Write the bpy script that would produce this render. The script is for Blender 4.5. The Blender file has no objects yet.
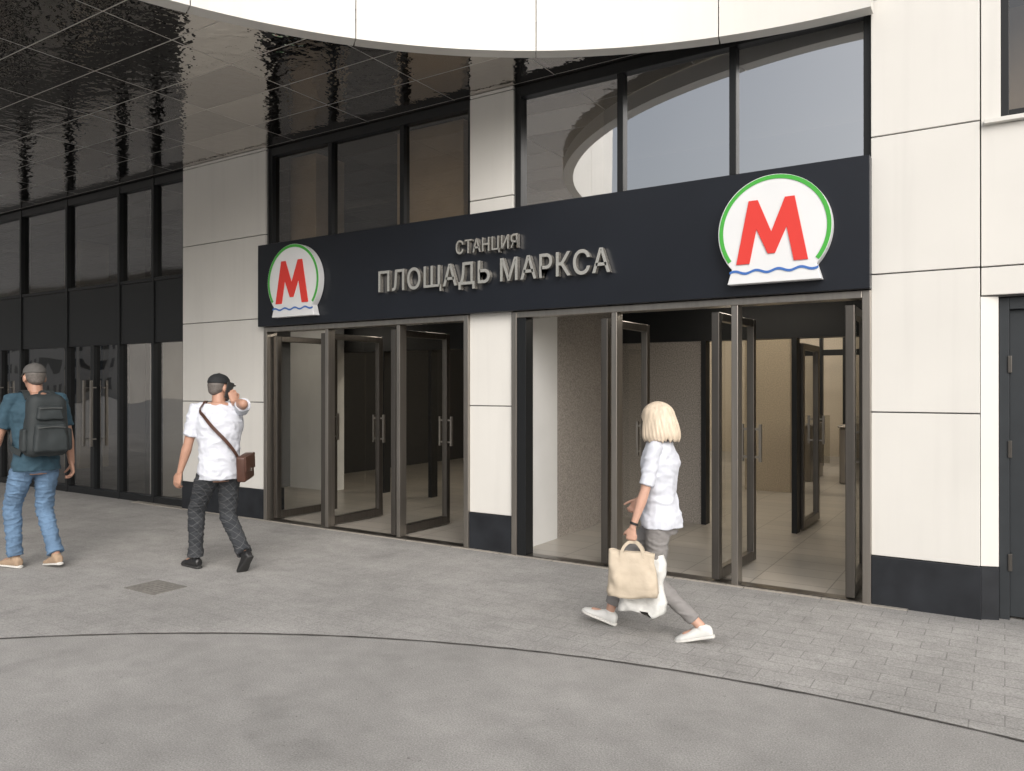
import bpy, math, random, bmesh
from mathutils import Vector, Matrix, noise
random.seed(4)
V=Vector
S=bpy.context.scene
COL=S.collection
S.view_settings.view_transform='Standard'
try: S.view_settings.look='None'
except: pass
S.view_settings.exposure=0

# ------------------------------------------------------------ materials
def newmat(name):
    m=bpy.data.materials.new(name); m.use_nodes=True
    nt=m.node_tree
    for n in list(nt.nodes): nt.nodes.remove(n)
    o=nt.nodes.new('ShaderNodeOutputMaterial')
    return m,nt,o
def pbr(name,col,rough=0.5,metal=0.0,nscale=0,namt=0.0,bscale=0,bstr=0.0,bdist=0.01,spec=0.5,sheen=0,emit=None,estr=0,stretch=(1,1,1),streak=0):
    m,nt,o=newmat(name)
    b=nt.nodes.new('ShaderNodeBsdfPrincipled')
    nt.links.new(b.outputs[0],o.inputs[0])
    b.inputs['Base Color'].default_value=(*col,1)
    b.inputs['Roughness'].default_value=rough
    b.inputs['Metallic'].default_value=metal
    b.inputs['Specular IOR Level'].default_value=spec
    if sheen: b.inputs['Sheen Weight'].default_value=sheen
    if emit:
        b.inputs['Emission Color'].default_value=(*emit,1); b.inputs['Emission Strength'].default_value=estr
    tc=nt.nodes.new('ShaderNodeTexCoord'); mp=nt.nodes.new('ShaderNodeMapping'); mp.inputs['Scale'].default_value=stretch
    nt.links.new(tc.outputs['Object'],mp.inputs[0])
    if namt:
        n=nt.nodes.new('ShaderNodeTexNoise'); n.inputs['Scale'].default_value=nscale; n.inputs['Detail'].default_value=5
        nt.links.new(mp.outputs[0],n.inputs['Vector'])
        r=nt.nodes.new('ShaderNodeMapRange'); r.inputs[1].default_value=0.25; r.inputs[2].default_value=0.75
        r.inputs[3].default_value=1-namt; r.inputs[4].default_value=1+namt
        nt.links.new(n.outputs[0],r.inputs[0])
        fac=r.outputs[0]
        if streak:
            mp2=nt.nodes.new('ShaderNodeMapping'); mp2.inputs['Scale'].default_value=(6,6,.35); nt.links.new(tc.outputs['Object'],mp2.inputs[0])
            n3=nt.nodes.new('ShaderNodeTexNoise'); n3.inputs['Scale'].default_value=1.5; n3.inputs['Detail'].default_value=4; nt.links.new(mp2.outputs[0],n3.inputs['Vector'])
            r3=nt.nodes.new('ShaderNodeMapRange'); r3.inputs[1].default_value=.5; r3.inputs[2].default_value=.8; r3.inputs[3].default_value=1; r3.inputs[4].default_value=1-streak
            nt.links.new(n3.outputs[0],r3.inputs[0])
            mm=nt.nodes.new('ShaderNodeMath'); mm.operation='MULTIPLY'; nt.links.new(fac,mm.inputs[0]); nt.links.new(r3.outputs[0],mm.inputs[1]); fac=mm.outputs[0]
        mx=nt.nodes.new('ShaderNodeVectorMath'); mx.operation='SCALE'; mx.inputs[0].default_value=col
        nt.links.new(fac,mx.inputs['Scale']); nt.links.new(mx.outputs[0],b.inputs['Base Color'])
    if bstr:
        n2=nt.nodes.new('ShaderNodeTexNoise'); n2.inputs['Scale'].default_value=bscale; n2.inputs['Detail'].default_value=3
        nt.links.new(mp.outputs[0],n2.inputs['Vector'])
        bp=nt.nodes.new('ShaderNodeBump'); bp.inputs['Strength'].default_value=bstr; bp.inputs['Distance'].default_value=bdist
        nt.links.new(n2.outputs[0],bp.inputs['Height']); nt.links.new(bp.outputs[0],b.inputs['Normal'])
    return m
def glassmat(name,tint,base,wav=0.0):
    # thin sheet: Schlick reflectance that is the same from both sides
    m,nt,o=newmat(name)
    t=nt.nodes.new('ShaderNodeBsdfTransparent'); t.inputs[0].default_value=(*tint,1)
    g=nt.nodes.new('ShaderNodeBsdfGlossy'); g.inputs['Roughness'].default_value=0.01; g.inputs[0].default_value=(.95,.96,.97,1)
    ge=nt.nodes.new('ShaderNodeNewGeometry')
    dt=nt.nodes.new('ShaderNodeVectorMath'); dt.operation='DOT_PRODUCT'; nt.links.new(ge.outputs['Incoming'],dt.inputs[0]); nt.links.new(ge.outputs['Normal'],dt.inputs[1])
    def mth(op,a,b=None):
        x=nt.nodes.new('ShaderNodeMath'); x.operation=op; x.use_clamp=False
        if hasattr(a,'links'): nt.links.new(a,x.inputs[0])
        else: x.inputs[0].default_value=a
        if b is not None:
            if hasattr(b,'links'): nt.links.new(b,x.inputs[1])
            else: x.inputs[1].default_value=b
        return x.outputs[0]
    c=mth('ABSOLUTE',dt.outputs['Value']); c=mth('SUBTRACT',1.0,c); c=mth('POWER',c,5.0); c=mth('MULTIPLY',c,.9-base); c=mth('ADD',c,.045+base)
    mx=nt.nodes.new('ShaderNodeMixShader'); nt.links.new(c,mx.inputs[0])
    nt.links.new(t.outputs[0],mx.inputs[1]); nt.links.new(g.outputs[0],mx.inputs[2]); nt.links.new(mx.outputs[0],o.inputs[0])
    if wav:
        tc=nt.nodes.new('ShaderNodeTexCoord'); n=nt.nodes.new('ShaderNodeTexNoise'); n.inputs['Scale'].default_value=1.3; n.inputs['Detail'].default_value=0
        nt.links.new(tc.outputs['Object'],n.inputs['Vector'])
        bp=nt.nodes.new('ShaderNodeBump'); bp.inputs['Strength'].default_value=wav; bp.inputs['Distance'].default_value=0.02
        nt.links.new(n.outputs[0],bp.inputs['Height']); nt.links.new(bp.outputs[0],g.inputs['Normal']); 
    return m
M_white=pbr('white_cladding',(.66,.645,.61),.45,nscale=1.3,namt=.035,bscale=60,bstr=.05,bdist=.002,streak=.05)
M_gap=pbr('joint_dark',(.10,.10,.10),.8)
M_plinth=pbr('plinth_black',(.018,.02,.024),.45,nscale=5,namt=.35,spec=.3)
M_frame=pbr('frame_black',(.010,.011,.012),.4,spec=.35)
M_steel=pbr('steel_gunmetal',(.15,.138,.125),.28,metal=.9,nscale=30,namt=.15,stretch=(1,1,.05))
M_steel2=pbr('steel_bright',(.34,.315,.285),.3,metal=.9,nscale=30,namt=.12,stretch=(1,1,.05))
M_sign=pbr('sign_anthracite',(.0095,.0115,.0165),.34,nscale=2,namt=.1,spec=.36)
M_letter=pbr('letter_metal',(.78,.74,.67),.24,metal=.9)
M_embw=pbr('emblem_white',(.72,.73,.74),.4,nscale=4,namt=.02)
M_green=pbr('emblem_green',(.06,.38,.05),.4)
M_red=pbr('emblem_red',(.66,.055,.045),.5,spec=.2)
M_blue=pbr('emblem_blue',(.05,.15,.45),.4)
M_glass=glassmat('window_glass',(.60,.57,.52),.55,.25)
M_glassw=glassmat('window_glass_dark',(.62,.57,.50),.08,.25)
M_glassd=glassmat('door_glass',(.84,.84,.82),.02)
M_glassl=glassmat('curtain_glass',(.50,.49,.47),.16,.3)
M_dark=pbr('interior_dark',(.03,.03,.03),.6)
M_beige=pbr('interior_beige',(.50,.42,.31),.5,nscale=3,namt=.12)
M_granite=pbr('granite_grey',(.30,.275,.25),.35,nscale=70,namt=.5,bscale=90,bstr=.05,bdist=.002)
M_granbeige=pbr('granite_beige',(.50,.43,.33),.35,nscale=60,namt=.25)
M_iwhite=pbr('interior_white',(.68,.68,.67),.5,nscale=3,namt=.04)
M_ceil=pbr('interior_ceiling',(.10,.10,.10),.6)
M_lamp=pbr('lamp_lit',(1,.9,.75),.5,emit=(1,.90,.76),estr=26)
M_lamp2=pbr('hall_lamp_lit',(1,.9,.75),.5,emit=(1,.88,.70),estr=52)
M_greydoor=pbr('door_grey',(.030,.034,.038),.5,nscale=8,namt=.08,spec=.3)
M_rubber=pbr('black_rubber',(.02,.02,.02),.6)

def soffitmat():
    m,nt,o=newmat('soffit_gloss_panels')
    b=nt.nodes.new('ShaderNodeBsdfPrincipled'); nt.links.new(b.outputs[0],o.inputs[0])
    tc=nt.nodes.new('ShaderNodeTexCoord')
    br=nt.nodes.new('ShaderNodeTexBrick'); br.offset=0; br.inputs['Scale'].default_value=1
    br.inputs['Brick Width'].default_value=1.2; br.inputs['Row Height'].default_value=.6; br.inputs['Mortar Size'].default_value=.006
    br.inputs['Color1'].default_value=(.68,.645,.60,1); br.inputs['Color2'].default_value=(.52,.49,.46,1); br.inputs['Mortar'].default_value=(.70,.68,.65,1)
    nt.links.new(tc.outputs['Object'],br.inputs['Vector']); nt.links.new(br.outputs['Color'],b.inputs['Base Color'])
    b.inputs['Metallic'].default_value=1
    r=nt.nodes.new('ShaderNodeMapRange'); r.inputs[3].default_value=.03; r.inputs[4].default_value=.6
    nt.links.new(br.outputs['Fac'],r.inputs[0]); nt.links.new(r.outputs[0],b.inputs['Roughness'])
    n=nt.nodes.new('ShaderNodeTexNoise'); n.inputs['Scale'].default_value=9; n.inputs['Detail'].default_value=2
    nt.links.new(tc.outputs['Object'],n.inputs['Vector'])
    bp=nt.nodes.new('ShaderNodeBump'); bp.inputs['Strength'].default_value=.6; bp.inputs['Distance'].default_value=.012
    nt.links.new(n.outputs[0],bp.inputs['Height']); nt.links.new(bp.outputs[0],b.inputs['Normal'])
    return m
M_soffit=soffitmat()

def groundmat(name,brick):
    m,nt,o=newmat(name)
    b=nt.nodes.new('ShaderNodeBsdfPrincipled'); nt.links.new(b.outputs[0],o.inputs[0])
    b.inputs['Roughness'].default_value=.85
    tc=nt.nodes.new('ShaderNodeTexCoord')
    def noi(sc,det=5):
        n=nt.nodes.new('ShaderNodeTexNoise'); n.inputs['Scale'].default_value=sc; n.inputs['Detail'].default_value=det
        n.inputs['Roughness'].default_value=.65
        nt.links.new(tc.outputs['Object'],n.inputs['Vector']); return n
    def mr(src,a,bb,c,d):
        r=nt.nodes.new('ShaderNodeMapRange'); r.inputs[1].default_value=a;r.inputs[2].default_value=bb;r.inputs[3].default_value=c;r.inputs[4].default_value=d
        nt.links.new(src,r.inputs[0]); return r.outputs[0]
    def mul(a,c):
        x=nt.nodes.new('ShaderNodeMath'); x.operation='MULTIPLY'; nt.links.new(a,x.inputs[0]); nt.links.new(c,x.inputs[1]); return x.outputs[0]
    big=mr(noi(.6,4).outputs[0],.3,.7,.84,1.14)
    mid=mr(noi(4,5).outputs[0],.3,.7,.88,1.10)
    fine=noi(120,3).outputs[0]
    f=mul(mul(big,mid),mr(fine,.3,.7,.68,1.32))
    st=mr(noi(1.7,3).outputs[0],.58,.72,1,.84)
    f=mul(f,st)
    sp=mr(noi(32,2).outputs[0],.68,.73,1,.62)
    f=mul(f,sp)
    h=fine
    if brick:
        br=nt.nodes.new('ShaderNodeTexBrick'); br.inputs['Scale'].default_value=1
        br.inputs['Brick Width'].default_value=.30; br.inputs['Row Height'].default_value=.15; br.inputs['Mortar Size'].default_value=.004; br.inputs['Mortar Smooth'].default_value=.3
        br.inputs['Color1'].default_value=(.94,.94,.94,1); br.inputs['Color2'].default_value=(1.04,1.04,1.04,1); br.inputs['Mortar'].default_value=(.62,.62,.62,1)
        nt.links.new(tc.outputs['Object'],br.inputs['Vector'])
        sx=nt.nodes.new('ShaderNodeSeparateXYZ'); nt.links.new(tc.outputs['Object'],sx.inputs[0])
        k=mr(sx.outputs[0],-4.5,-.5,.35,.9)
        rg=nt.nodes.new('ShaderNodeRGBToBW'); nt.links.new(br.outputs['Color'],rg.inputs[0])
        s=nt.nodes.new('ShaderNodeMath'); s.operation='SUBTRACT'; nt.links.new(rg.outputs[0],s.inputs[0]); s.inputs[1].default_value=1
        a=nt.nodes.new('ShaderNodeMath'); a.operation='ADD'; nt.links.new(mul(s.outputs[0],k),a.inputs[0]); a.inputs[1].default_value=1
        f=mul(f,a.outputs[0])
        # paving gets darker towards the foot of the wall
        wallfade=mr(sx.outputs[1],-.35,-.02,1,.80); f=mul(f,wallfade)
    vm=nt.nodes.new('ShaderNodeVectorMath'); vm.operation='SCALE'; vm.inputs[0].default_value=(.325,.317,.306) if brick else (.30,.293,.283)
    nt.links.new(f,vm.inputs['Scale']); nt.links.new(vm.outputs[0],b.inputs['Base Color'])
    bp=nt.nodes.new('ShaderNodeBump'); bp.inputs['Strength'].default_value=.4; bp.inputs['Distance'].default_value=.005
    nt.links.new(h,bp.inputs['Height']); nt.links.new(bp.outputs[0],b.inputs['Normal'])
    return m
M_ground=groundmat('asphalt_ground',False)
M_pave=groundmat('paver_paving',True)
def floormat():
    m,nt,o=newmat('interior_floor')
    b=nt.nodes.new('ShaderNodeBsdfPrincipled'); nt.links.new(b.outputs[0],o.inputs[0]); b.inputs['Roughness'].default_value=.3
    tc=nt.nodes.new('ShaderNodeTexCoord'); br=nt.nodes.new('ShaderNodeTexBrick'); br.offset=0; br.inputs['Scale'].default_value=1
    br.inputs['Brick Width'].default_value=.6; br.inputs['Row Height'].default_value=.3; br.inputs['Mortar Size'].default_value=.005
    br.inputs['Color1'].default_value=(.30,.28,.25,1); br.inputs['Color2'].default_value=(.36,.33,.29,1); br.inputs['Mortar'].default_value=(.15,.14,.12,1)
    nt.links.new(tc.outputs['Object'],br.inputs['Vector']); nt.links.new(br.outputs['Color'],b.inputs['Base Color'])
    return m
M_floor=floormat()

# ------------------------------------------------------------ helpers
def obj(name,me,parent=None,mats=None,loc=None,smooth=False,label=None,category=None,kind=None,group=None):
    o=bpy.data.objects.new(name,me); COL.objects.link(o)
    if mats:
        for m in mats: me.materials.append(m)
    if parent: o.parent=parent
    if loc is not None: o.location=loc
    if smooth and me:
        for p in me.polygons: p.use_smooth=True
    if label: o['label']=label
    if category: o['category']=category
    if kind: o['kind']=kind
    if group: o['group']=group
    return o
def empty(name,loc,label,category,parent=None,group=None):
    o=bpy.data.objects.new(name,None); COL.objects.link(o); o.location=loc; o.empty_display_size=.2
    if parent: o.parent=parent
    if label: o['label']=label
    if category: o['category']=category
    if group: o['group']=group
    return o
class MB:
    def __init__(s): s.v=[]; s.f=[]; s.m=[]
    def add(s,vs,fs,mi=0):
        n=len(s.v); s.v+= [tuple(v) for v in vs]; s.f+=[tuple(i+n for i in f) for f in fs]; s.m+=[mi]*len(fs)
    def box(s,x0,x1,y0,y1,z0,z1,mi=0):
        vs=[(x0,y0,z0),(x1,y0,z0),(x1,y1,z0),(x0,y1,z0),(x0,y0,z1),(x1,y0,z1),(x1,y1,z1),(x0,y1,z1)]
        s.add(vs,[(0,3,2,1),(4,5,6,7),(0,1,5,4),(1,2,6,5),(2,3,7,6),(3,0,4,7)],mi)
    def prism(s,poly,y0,y1,mi=0):
        n=len(poly)
        vs=[(p[0],y0,p[1]) for p in poly]+[(p[0],y1,p[1]) for p in poly]
        fs=[tuple(range(n)),tuple(reversed(range(n,2*n)))]
        for i in range(n):
            j=(i+1)%n; fs.append((i,i+n,j+n,j))
        s.add(vs,fs,mi)
    def mesh(s,name='m'):
        me=bpy.data.meshes.new(name); me.from_pydata(s.v,[],s.f)
        for p,mi in zip(me.polygons,s.m): p.material_index=mi
        me.update(); return me
def fixn(me):
    bm=bmesh.new(); bm.from_mesh(me); bmesh.ops.recalc_face_normals(bm,faces=bm.faces); bm.to_mesh(me); bm.free()
def bevel(o,w,seg=2):
    b=o.modifiers.new('bev','BEVEL'); b.width=w; b.segments=seg; b.limit_method='ANGLE'
    return o
def boxobj(name,parent,mats,boxes,bw=0,**k):
    mb=MB()
    for b in boxes: mb.box(*b)
    o=obj(name,mb.mesh(name),parent,mats,**k)
    if bw: bevel(o,bw)
    return o
def sheet_xz(name,parent,mat,x0,x1,y,z0,z1):
    mb=MB(); mb.add([(x0,y,z0),(x1,y,z0),(x1,y,z1),(x0,y,z1)],[(0,1,2,3)]); return obj(name,mb.mesh(),parent,[mat])

# ------------------------------------------------------------ ground
mb=MB(); mb.add([(-400,-400,0),(400,-400,0),(400,400,0),(-400,400,0)],[(0,1,2,3)])
obj('ground',mb.mesh(),None,[M_ground],kind='structure')
CX,CY,R=-.7,-9.14,7.1
mb=MB(); vs=[];fs=[]
N=160
for i in range(N+1):
    a=math.radians(5+170*i/N)
    x=CX+R*math.cos(a); y=CY+R*math.sin(a)
    vs+= [(x,y,.004),(x,1.0,.004)]
for i in range(N): fs.append((2*i,2*i+1,2*i+3,2*i+2)[::-1])
mb.add(vs,fs)
xr=vs[0][0]; yr=vs[0][1]; xl=vs[-2][0]
mb.add([(xr,yr,.004),(30,yr,.004),(30,1,.004),(xr,1,.004)],[(0,1,2,3)])
mb.add([(-40,yr,.004),(xl,yr,.004),(xl,1,.004),(-40,1,.004)],[(0,1,2,3)])
obj('pavement',mb.mesh(),None,[M_pave],kind='structure')
mb=MB(); vs=[];fs=[]
for i in range(N*3+1):
    a=math.radians(5+170*i/N/3)
    for rr in (R-.009,R+.003): 
        w=.007*noise.noise(V((i*.35,rr*40,0)))
        vs.append((CX+(rr+w)*math.cos(a),CY+(rr+w)*math.sin(a),.008))
for i in range(N*3): fs.append((2*i,2*i+1,2*i+3,2*i+2)[::-1])
mb.add(vs,fs)
obj('paving_joint',mb.mesh(),None,[pbr('joint_bitumen',(.085,.08,.075),.8,nscale=8,namt=.6)],kind='structure')

# ------------------------------------------------------------ building
B=empty('station_building',(0,0,0),'white panelled metro station entrance building with dark canopy','building')
SEAMS=[.38,1.46,2.5,3.54,4.58,5.62,6.66,7.7,8.74]
def clad(name,x0,x1,ztop,y0=0.0,y1=.3,zbot=.38,vs=()):
    mb=MB(); g=.005
    zs=[zbot]+[z for z in SEAMS if zbot+.02<z<ztop-.02]+[ztop]
    xs=[x0]+list(vs)+[x1]
    for i in range(len(zs)-1):
        for j in range(len(xs)-1):
            mb.box(xs[j]+(g if j else 0),xs[j+1]-(g if j<len(xs)-2 else 0),y0,y0+.03,zs[i]+(g if i else 0),zs[i+1]-g,0)
    mb.box(x0+.002,x1-.002,y0+.02,y1,zbot,ztop-.004,1)
    o=obj(name,mb.mesh(),B,[M_white,M_gap]); bevel(o,.003,1); return o
def plinth(x0,x1,y0=-.012,y1=.3,z1=.375):
    return boxobj('plinth',B,[M_plinth],[(x0,x1,y0,y1,0,z1)],.004)
clad('pillar',-9.37,-7.70,4.62,y1=.4); plinth(-9.37,-7.70)
clad('pillar',-4.59,-4.07,4.62,y1=.15); plinth(-4.595,-4.065)
clad('pillar',-.85,-.146,9.0); plinth(-.85,-.14)
boxobj('side_wall',B,[M_iwhite,M_granite],[(-4.585,-4.075,.15,.90,0,2.6,0),(-4.58,-4.08,.90,2.6,0,2.6,1)])
boxobj('side_wall',B,[M_iwhite],[(-10.6,-10.5,.3,2.3,0,2.6,0)])
boxobj('side_wall',B,[M_iwhite],[(-.84,-.6,.3,2.6,0,2.6,0)])
mb=MB()
for (x0,x1,z0,z1) in [(-.138,6,2.30,2.495),(-.138,6,2.505,3.50),(-.138,-.02,3.50,9),(1.3,6,3.50,9),(-.02,1.3,5.0,9),(1.35,6,.38,2.29)]:
    mb.box(x0,x1,.02,.05,z0,z1,0)
mb.box(-.138,6,.05,.3,2.29,3.5,1); mb.box(1.3,6,.05,.3,3.5,9,1); mb.box(-.138,-.02,.05,.3,3.5,9,1); mb.box(-.02,1.3,.05,.3,5,9,1)
mb.box(1.35,6,.05,.3,.0,2.29,1)
o=obj('wall',mb.mesh(),B,[M_white,M_gap]); bevel(o,.003,1)
plinth(1.35,6,.01,.3)
mb=MB(); mb.add([(-.142,.02,.38),(-.035,.06,.38),(-.035,.06,2.29),(-.142,.02,2.29),(-.142,.3,.38),(-.035,.3,.38),(-.035,.3,2.29),(-.142,.3,2.29)],[(0,1,2,3),(1,5,6,2),(4,7,6,5),(0,3,7,4),(3,2,6,7),(0,4,5,1)])
obj('reveal',mb.mesh(),B,[M_white])
mb=MB(); mb.add([(-.139,.01,0),(-.033,.05,0),(-.033,.05,.375),(-.139,.01,.375),(-.139,.3,0),(-.033,.3,0),(-.033,.3,.375),(-.139,.3,.375)],[(0,1,2,3),(1,5,6,2),(4,7,6,5),(0,3,7,4),(3,2,6,7),(0,4,5,1)])
obj('plinth',mb.mesh(),B,[M_plinth])
d=boxobj('service_door',B,[M_greydoor],[(.03,1.28,.14,.19,.02,2.2),(-.033,.03,.10,.22,.0,2.285),(1.28,1.35,.10,.22,0,2.285),(.03,1.28,.10,.22,2.2,2.285)],.004)
for z in (.35,1.15,1.75): boxobj('hinge',d,[M_steel],[(.02,.045,.09,.135,z,z+.12)],.003)
boxobj('handle',d,[M_steel],[(1.15,1.19,.08,.14,1.0,1.15)],.005)
w=boxobj('window',B,[M_frame],[(-.02,.03,.06,.14,3.54,5.0),(1.25,1.3,.06,.14,3.54,5.0),(.03,1.25,.06,.14,4.94,5.0),(.03,1.25,.06,.14,3.54,3.6),(.62,.67,.07,.13,3.6,4.94)],.003)
sheet_xz('pane',w,M_glassw,.03,1.25,.10,3.6,4.94)
boxobj('sill',w,[M_white],[(-.12,1.4,-.03,.1,3.503,3.535)],.004)
boxobj('interior_wall',B,[M_beige],[(-.1,1.5,.9,.95,3.3,5.2)])

boxobj('header_beam',B,[M_frame],[(-7.70,-.85,.02,.3,2.40,3.36)])
def upwin(x0,x1,mull,gm):
    z0,z1=3.37,4.61
    bx=[(x0,x0+.06,.05,.17,z0,z1),(x1-.06,x1,.05,.17,z0,z1),(x0+.06,x1-.06,.05,.17,z1-.10,z1),(x0+.06,x1-.06,.05,.17,z0,z0+.06)]
    for m in mull: bx.append((m-.03,m+.03,.06,.16,z0+.06,z1-.10))
    w=boxobj('window',B,[M_frame],bx,.004)
    xs=[x0+.06]+[m for m in mull]+[x1-.06]
    for i in range(len(xs)-1):
        sheet_xz('pane',w,gm,xs[i]+(.03 if i else 0),xs[i+1]-(.03 if i<len(xs)-2 else 0),.109,z0+.06,z1-.10)
upwin(-7.70,-4.59,[-6.65,-5.55],M_glassw); upwin(-4.07,-.85,[-2.95,-1.92],M_glass)
boxobj('upper_floor',B,[M_ceil],[(-12,2,.3,3.0,2.6,2.75)])
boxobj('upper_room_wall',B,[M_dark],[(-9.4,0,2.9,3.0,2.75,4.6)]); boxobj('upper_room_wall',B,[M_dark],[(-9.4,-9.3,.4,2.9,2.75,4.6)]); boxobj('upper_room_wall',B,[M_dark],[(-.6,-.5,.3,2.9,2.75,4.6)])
for (a,b_) in [(-8.0,-7.3),(-5.96,-5.0),(-4.2,-3.3)]:
    boxobj('interior_column',B,[M_beige],[(a,b_,.45,.95,2.75,4.6)],.01)

posts=[-9.43,-10.15,-11.0,-12.45,-13.9,-15.35,-16.8,-18.25,-19.7,-21.15,-22.6,-24.05,-25.5,-27]
pw_=.028
for i in range(len(posts)-1):
    xr_,xl_=posts[i],posts[i+1]
    c=boxobj('curtain_wall',B,[M_frame],[(xl_-pw_,xl_+pw_,.05,.2,0,4.61),(xl_+pw_,xr_-pw_,.07,.2,2.28,3.15),(xl_+pw_,xr_-pw_,.06,.2,4.5,4.61),(xl_+pw_,xr_-pw_,.06,.2,0,.10),(xl_+pw_,xr_-pw_,.06,.2,3.152,3.20)],.004)
    sheet_xz('pane',c,M_glassl,xl_+pw_,xr_-pw_,.114,.10,2.28)
    sheet_xz('pane',c,M_glassl,xl_+pw_,xr_-pw_,.114,3.20,4.5)
    if i in (2,4):
        xm=(xl_+xr_)/2
        boxobj('stile',c,[M_frame],[(xm-.05,xm+.05,.065,.2,.1,2.279)],.003)
        for dx in (-.10,.10):
            boxobj('handle',c,[M_steel2],[(xm+dx-.015,xm+dx+.015,-.02,.012,.75,1.75),(xm+dx-.01,xm+dx+.01,.010,.07,.85,.87),(xm+dx-.01,xm+dx+.01,.010,.07,1.63,1.65)])
boxobj('curtain_wall_post',B,[M_frame],[(-9.43,-9.375,.04,.2,0,4.61)])
boxobj('concourse_wall',B,[M_granite],[(-30,-10.7,5,5.1,0,4.6)]); boxobj('concourse_wall',B,[M_dark],[(-10.72,-10.6,.3,13,0,4.6)])
boxobj('concourse_column',B,[M_granbeige],[(-11.6,-11.0,2,2.6,0,4.6)],.01)
boxobj('concourse_column',B,[M_granbeige],[(-16.3,-15.7,2,2.6,0,4.6)],.01)
boxobj('concourse_ceiling',B,[M_ceil],[(-30,-10.72,.22,5,4.6,4.65)])

boxobj('roof',B,[M_gap],[(-30,2.5,.0,3,4.66,4.8),(-30,-5.2,3,14,4.66,4.8),(-.3,6,3,14,4.66,4.8),(-5.2,-.3,3,5.2,4.66,4.8),(-5.2,-.3,11.5,14,4.66,4.8)])  # unseen skylight opening over the hall, added to let daylight in
boxobj('upper_storey',B,[M_white],[(-30,-.86,.05,3,4.85,9)])
CCX,CCY,CR=-.9,-4.7,4.53
edge=[]
for i in range(61):
    a=math.radians(89.1+ (183-89.1)*i/60)
    edge.append((CCX+CR*math.cos(a),CCY+CR*math.sin(a)))
ex,ey=edge[-1]
for i in range(1,25):
    t=i/24
    edge.append((ex-2.2*(1-math.cos(math.pi/2*t)), ey-.9*math.sin(math.pi/2*t)))
edge.append((-30,edge[-1][1]))
def sheet(name,z,mat):
    vs=[(x,y,z) for x,y in edge]+[(-30,.02,z),(edge[0][0],.02,z)]
    mb=MB(); mb.add(vs,[tuple(range(len(vs)))]); o=obj(name,mb.mesh(),B,[mat])
    bm=bmesh.new(); bm.from_mesh(o.data); bmesh.ops.triangulate(bm,faces=bm.faces); bm.to_mesh(o.data); bm.free()
sheet('soffit',4.62,M_soffit); sheet('canopy_deck',4.70,M_gap)
def ribbon_wall(pts,th,z0,z1):
    mb=MB(); m=len(pts)
    def nrm(i):
        a=V(pts[max(0,i-1)]); b=V(pts[min(m-1,i+1)]); d=(b-a).normalized(); return V((-d.y,d.x))
    vs=[];fs=[]
    for i,p in enumerate(pts):
        q=V(p)-nrm(i)*th
        for pp in (V(p),q): vs+=[(pp.x,pp.y,z0),(pp.x,pp.y,z1)]
    for i in range(m-1):
        a=4*i;b=4*(i+1)
        fs+=[(a,b,b+1,a+1),(a+2,a+3,b+3,b+2),(a,a+2,b+2,b),(a+1,b+1,b+3,a+3)]
    fs+=[(0,1,3,2),(4*(m-1),4*(m-1)+2,4*(m-1)+3,4*(m-1)+1)]
    mb.add(vs,fs); return mb.mesh()
def eidx(x): return min(range(61),key=lambda i:abs(edge[i][0]-x))
idx=[0,eidx(-1.95),eidx(-3.28),eidx(-4.44),eidx(-5.05),eidx(-5.40),84,len(edge)-1]
tot=MB()
for k in range(len(idx)-1):
    seg=[V(p) for p in edge[idx[k]:idx[k+1]+1]]
    if k<len(idx)-2: 
        d=(seg[-2]-seg[-1]).normalized(); seg[-1]=seg[-1]+d*.008
    me=ribbon_wall([tuple(p) for p in seg],.14,4.46,7.2)
    tot.add([tuple(v.co) for v in me.vertices],[tuple(p.vertices) for p in me.polygons])
o=obj('fascia',tot.mesh(),B,[M_white]); fixn(o.data)

# interior
boxobj('vestibule_floor',B,[M_floor],[(-10.5,-.6,-.05,2.6,-.05,.012),(-10.5,2,2.6,13,-.05,.012)])
boxobj('vestibule_back_wall',B,[M_granite,M_frame,M_iwhite],[(-4.08,-3.05,2.6,2.8,0,2.2,0),(-10.5,-.6,2.58,2.8,2.2,2.6,1),(-10.5,-8.9,2.3,2.55,0,2.6,2),(-5.2,-4.6,2.6,2.8,0,2.2,0)])
for x in [-3.02,-1.98,-.95,-8.1,-7.17,-6.2,-5.23]:
    boxobj('inner_door_post',B,[M_frame],[(x-.03,x+.03,2.57,2.72,0.012,2.2)],.004)
boxobj('hall_wall',B,[M_granbeige],[(-10.5,2,13,13.2,0,4.66)]); boxobj('hall_wall',B,[M_granbeige],[(2,2.2,.3,13.2,0,4.66)]); boxobj('hall_wall',B,[M_granbeige],[(-10.5,-7,8.5,8.7,0,4.66)])
for (a,b_,c,d) in [(-3.5,-2.8,6,6.7),(-1.6,-1.0,9,9.6),(-6.6,-5.9,6,6.7)]:
    boxobj('hall_column',B,[M_granbeige],[(a,b_,c,d,0,4.66)],.01)
for (x,y,l) in [(-2.4,1.2,1.6),(-6.3,1.2,1.2),(-9.2,1.3,1.0)]:
    boxobj('ceiling_lamp',B,[M_lamp],[(x-l/2,x+l/2,y-.03,y+.03,2.575,2.598)])
for (x,y) in [(-2.2,4.5),(-5.5,4.5),(-2.3,8.0),(-5.5,9.5)]:
    boxobj('ceiling_lamp',B,[M_lamp2],[(x-.9,x+.9,y-.10,y+.10,4.60,4.64)])
gp_=boxobj('glazed_partition',B,[M_frame],[(-4.6,-.2,10.5,10.6,2.3,2.42),(-4.6,-.2,10.5,10.6,3.3,3.36)]+[(x-.03,x+.03,10.48,10.62,.012,4.2) for x in (-4.6,-3.9,-3.2,-2.75,-2.3,-1.85,-1.4,-.8)],.004)
boxobj('notice_panel',B,[M_frame],[(-2.7,-1.2,5.2,5.26,2.35,2.75)],.004)
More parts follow.
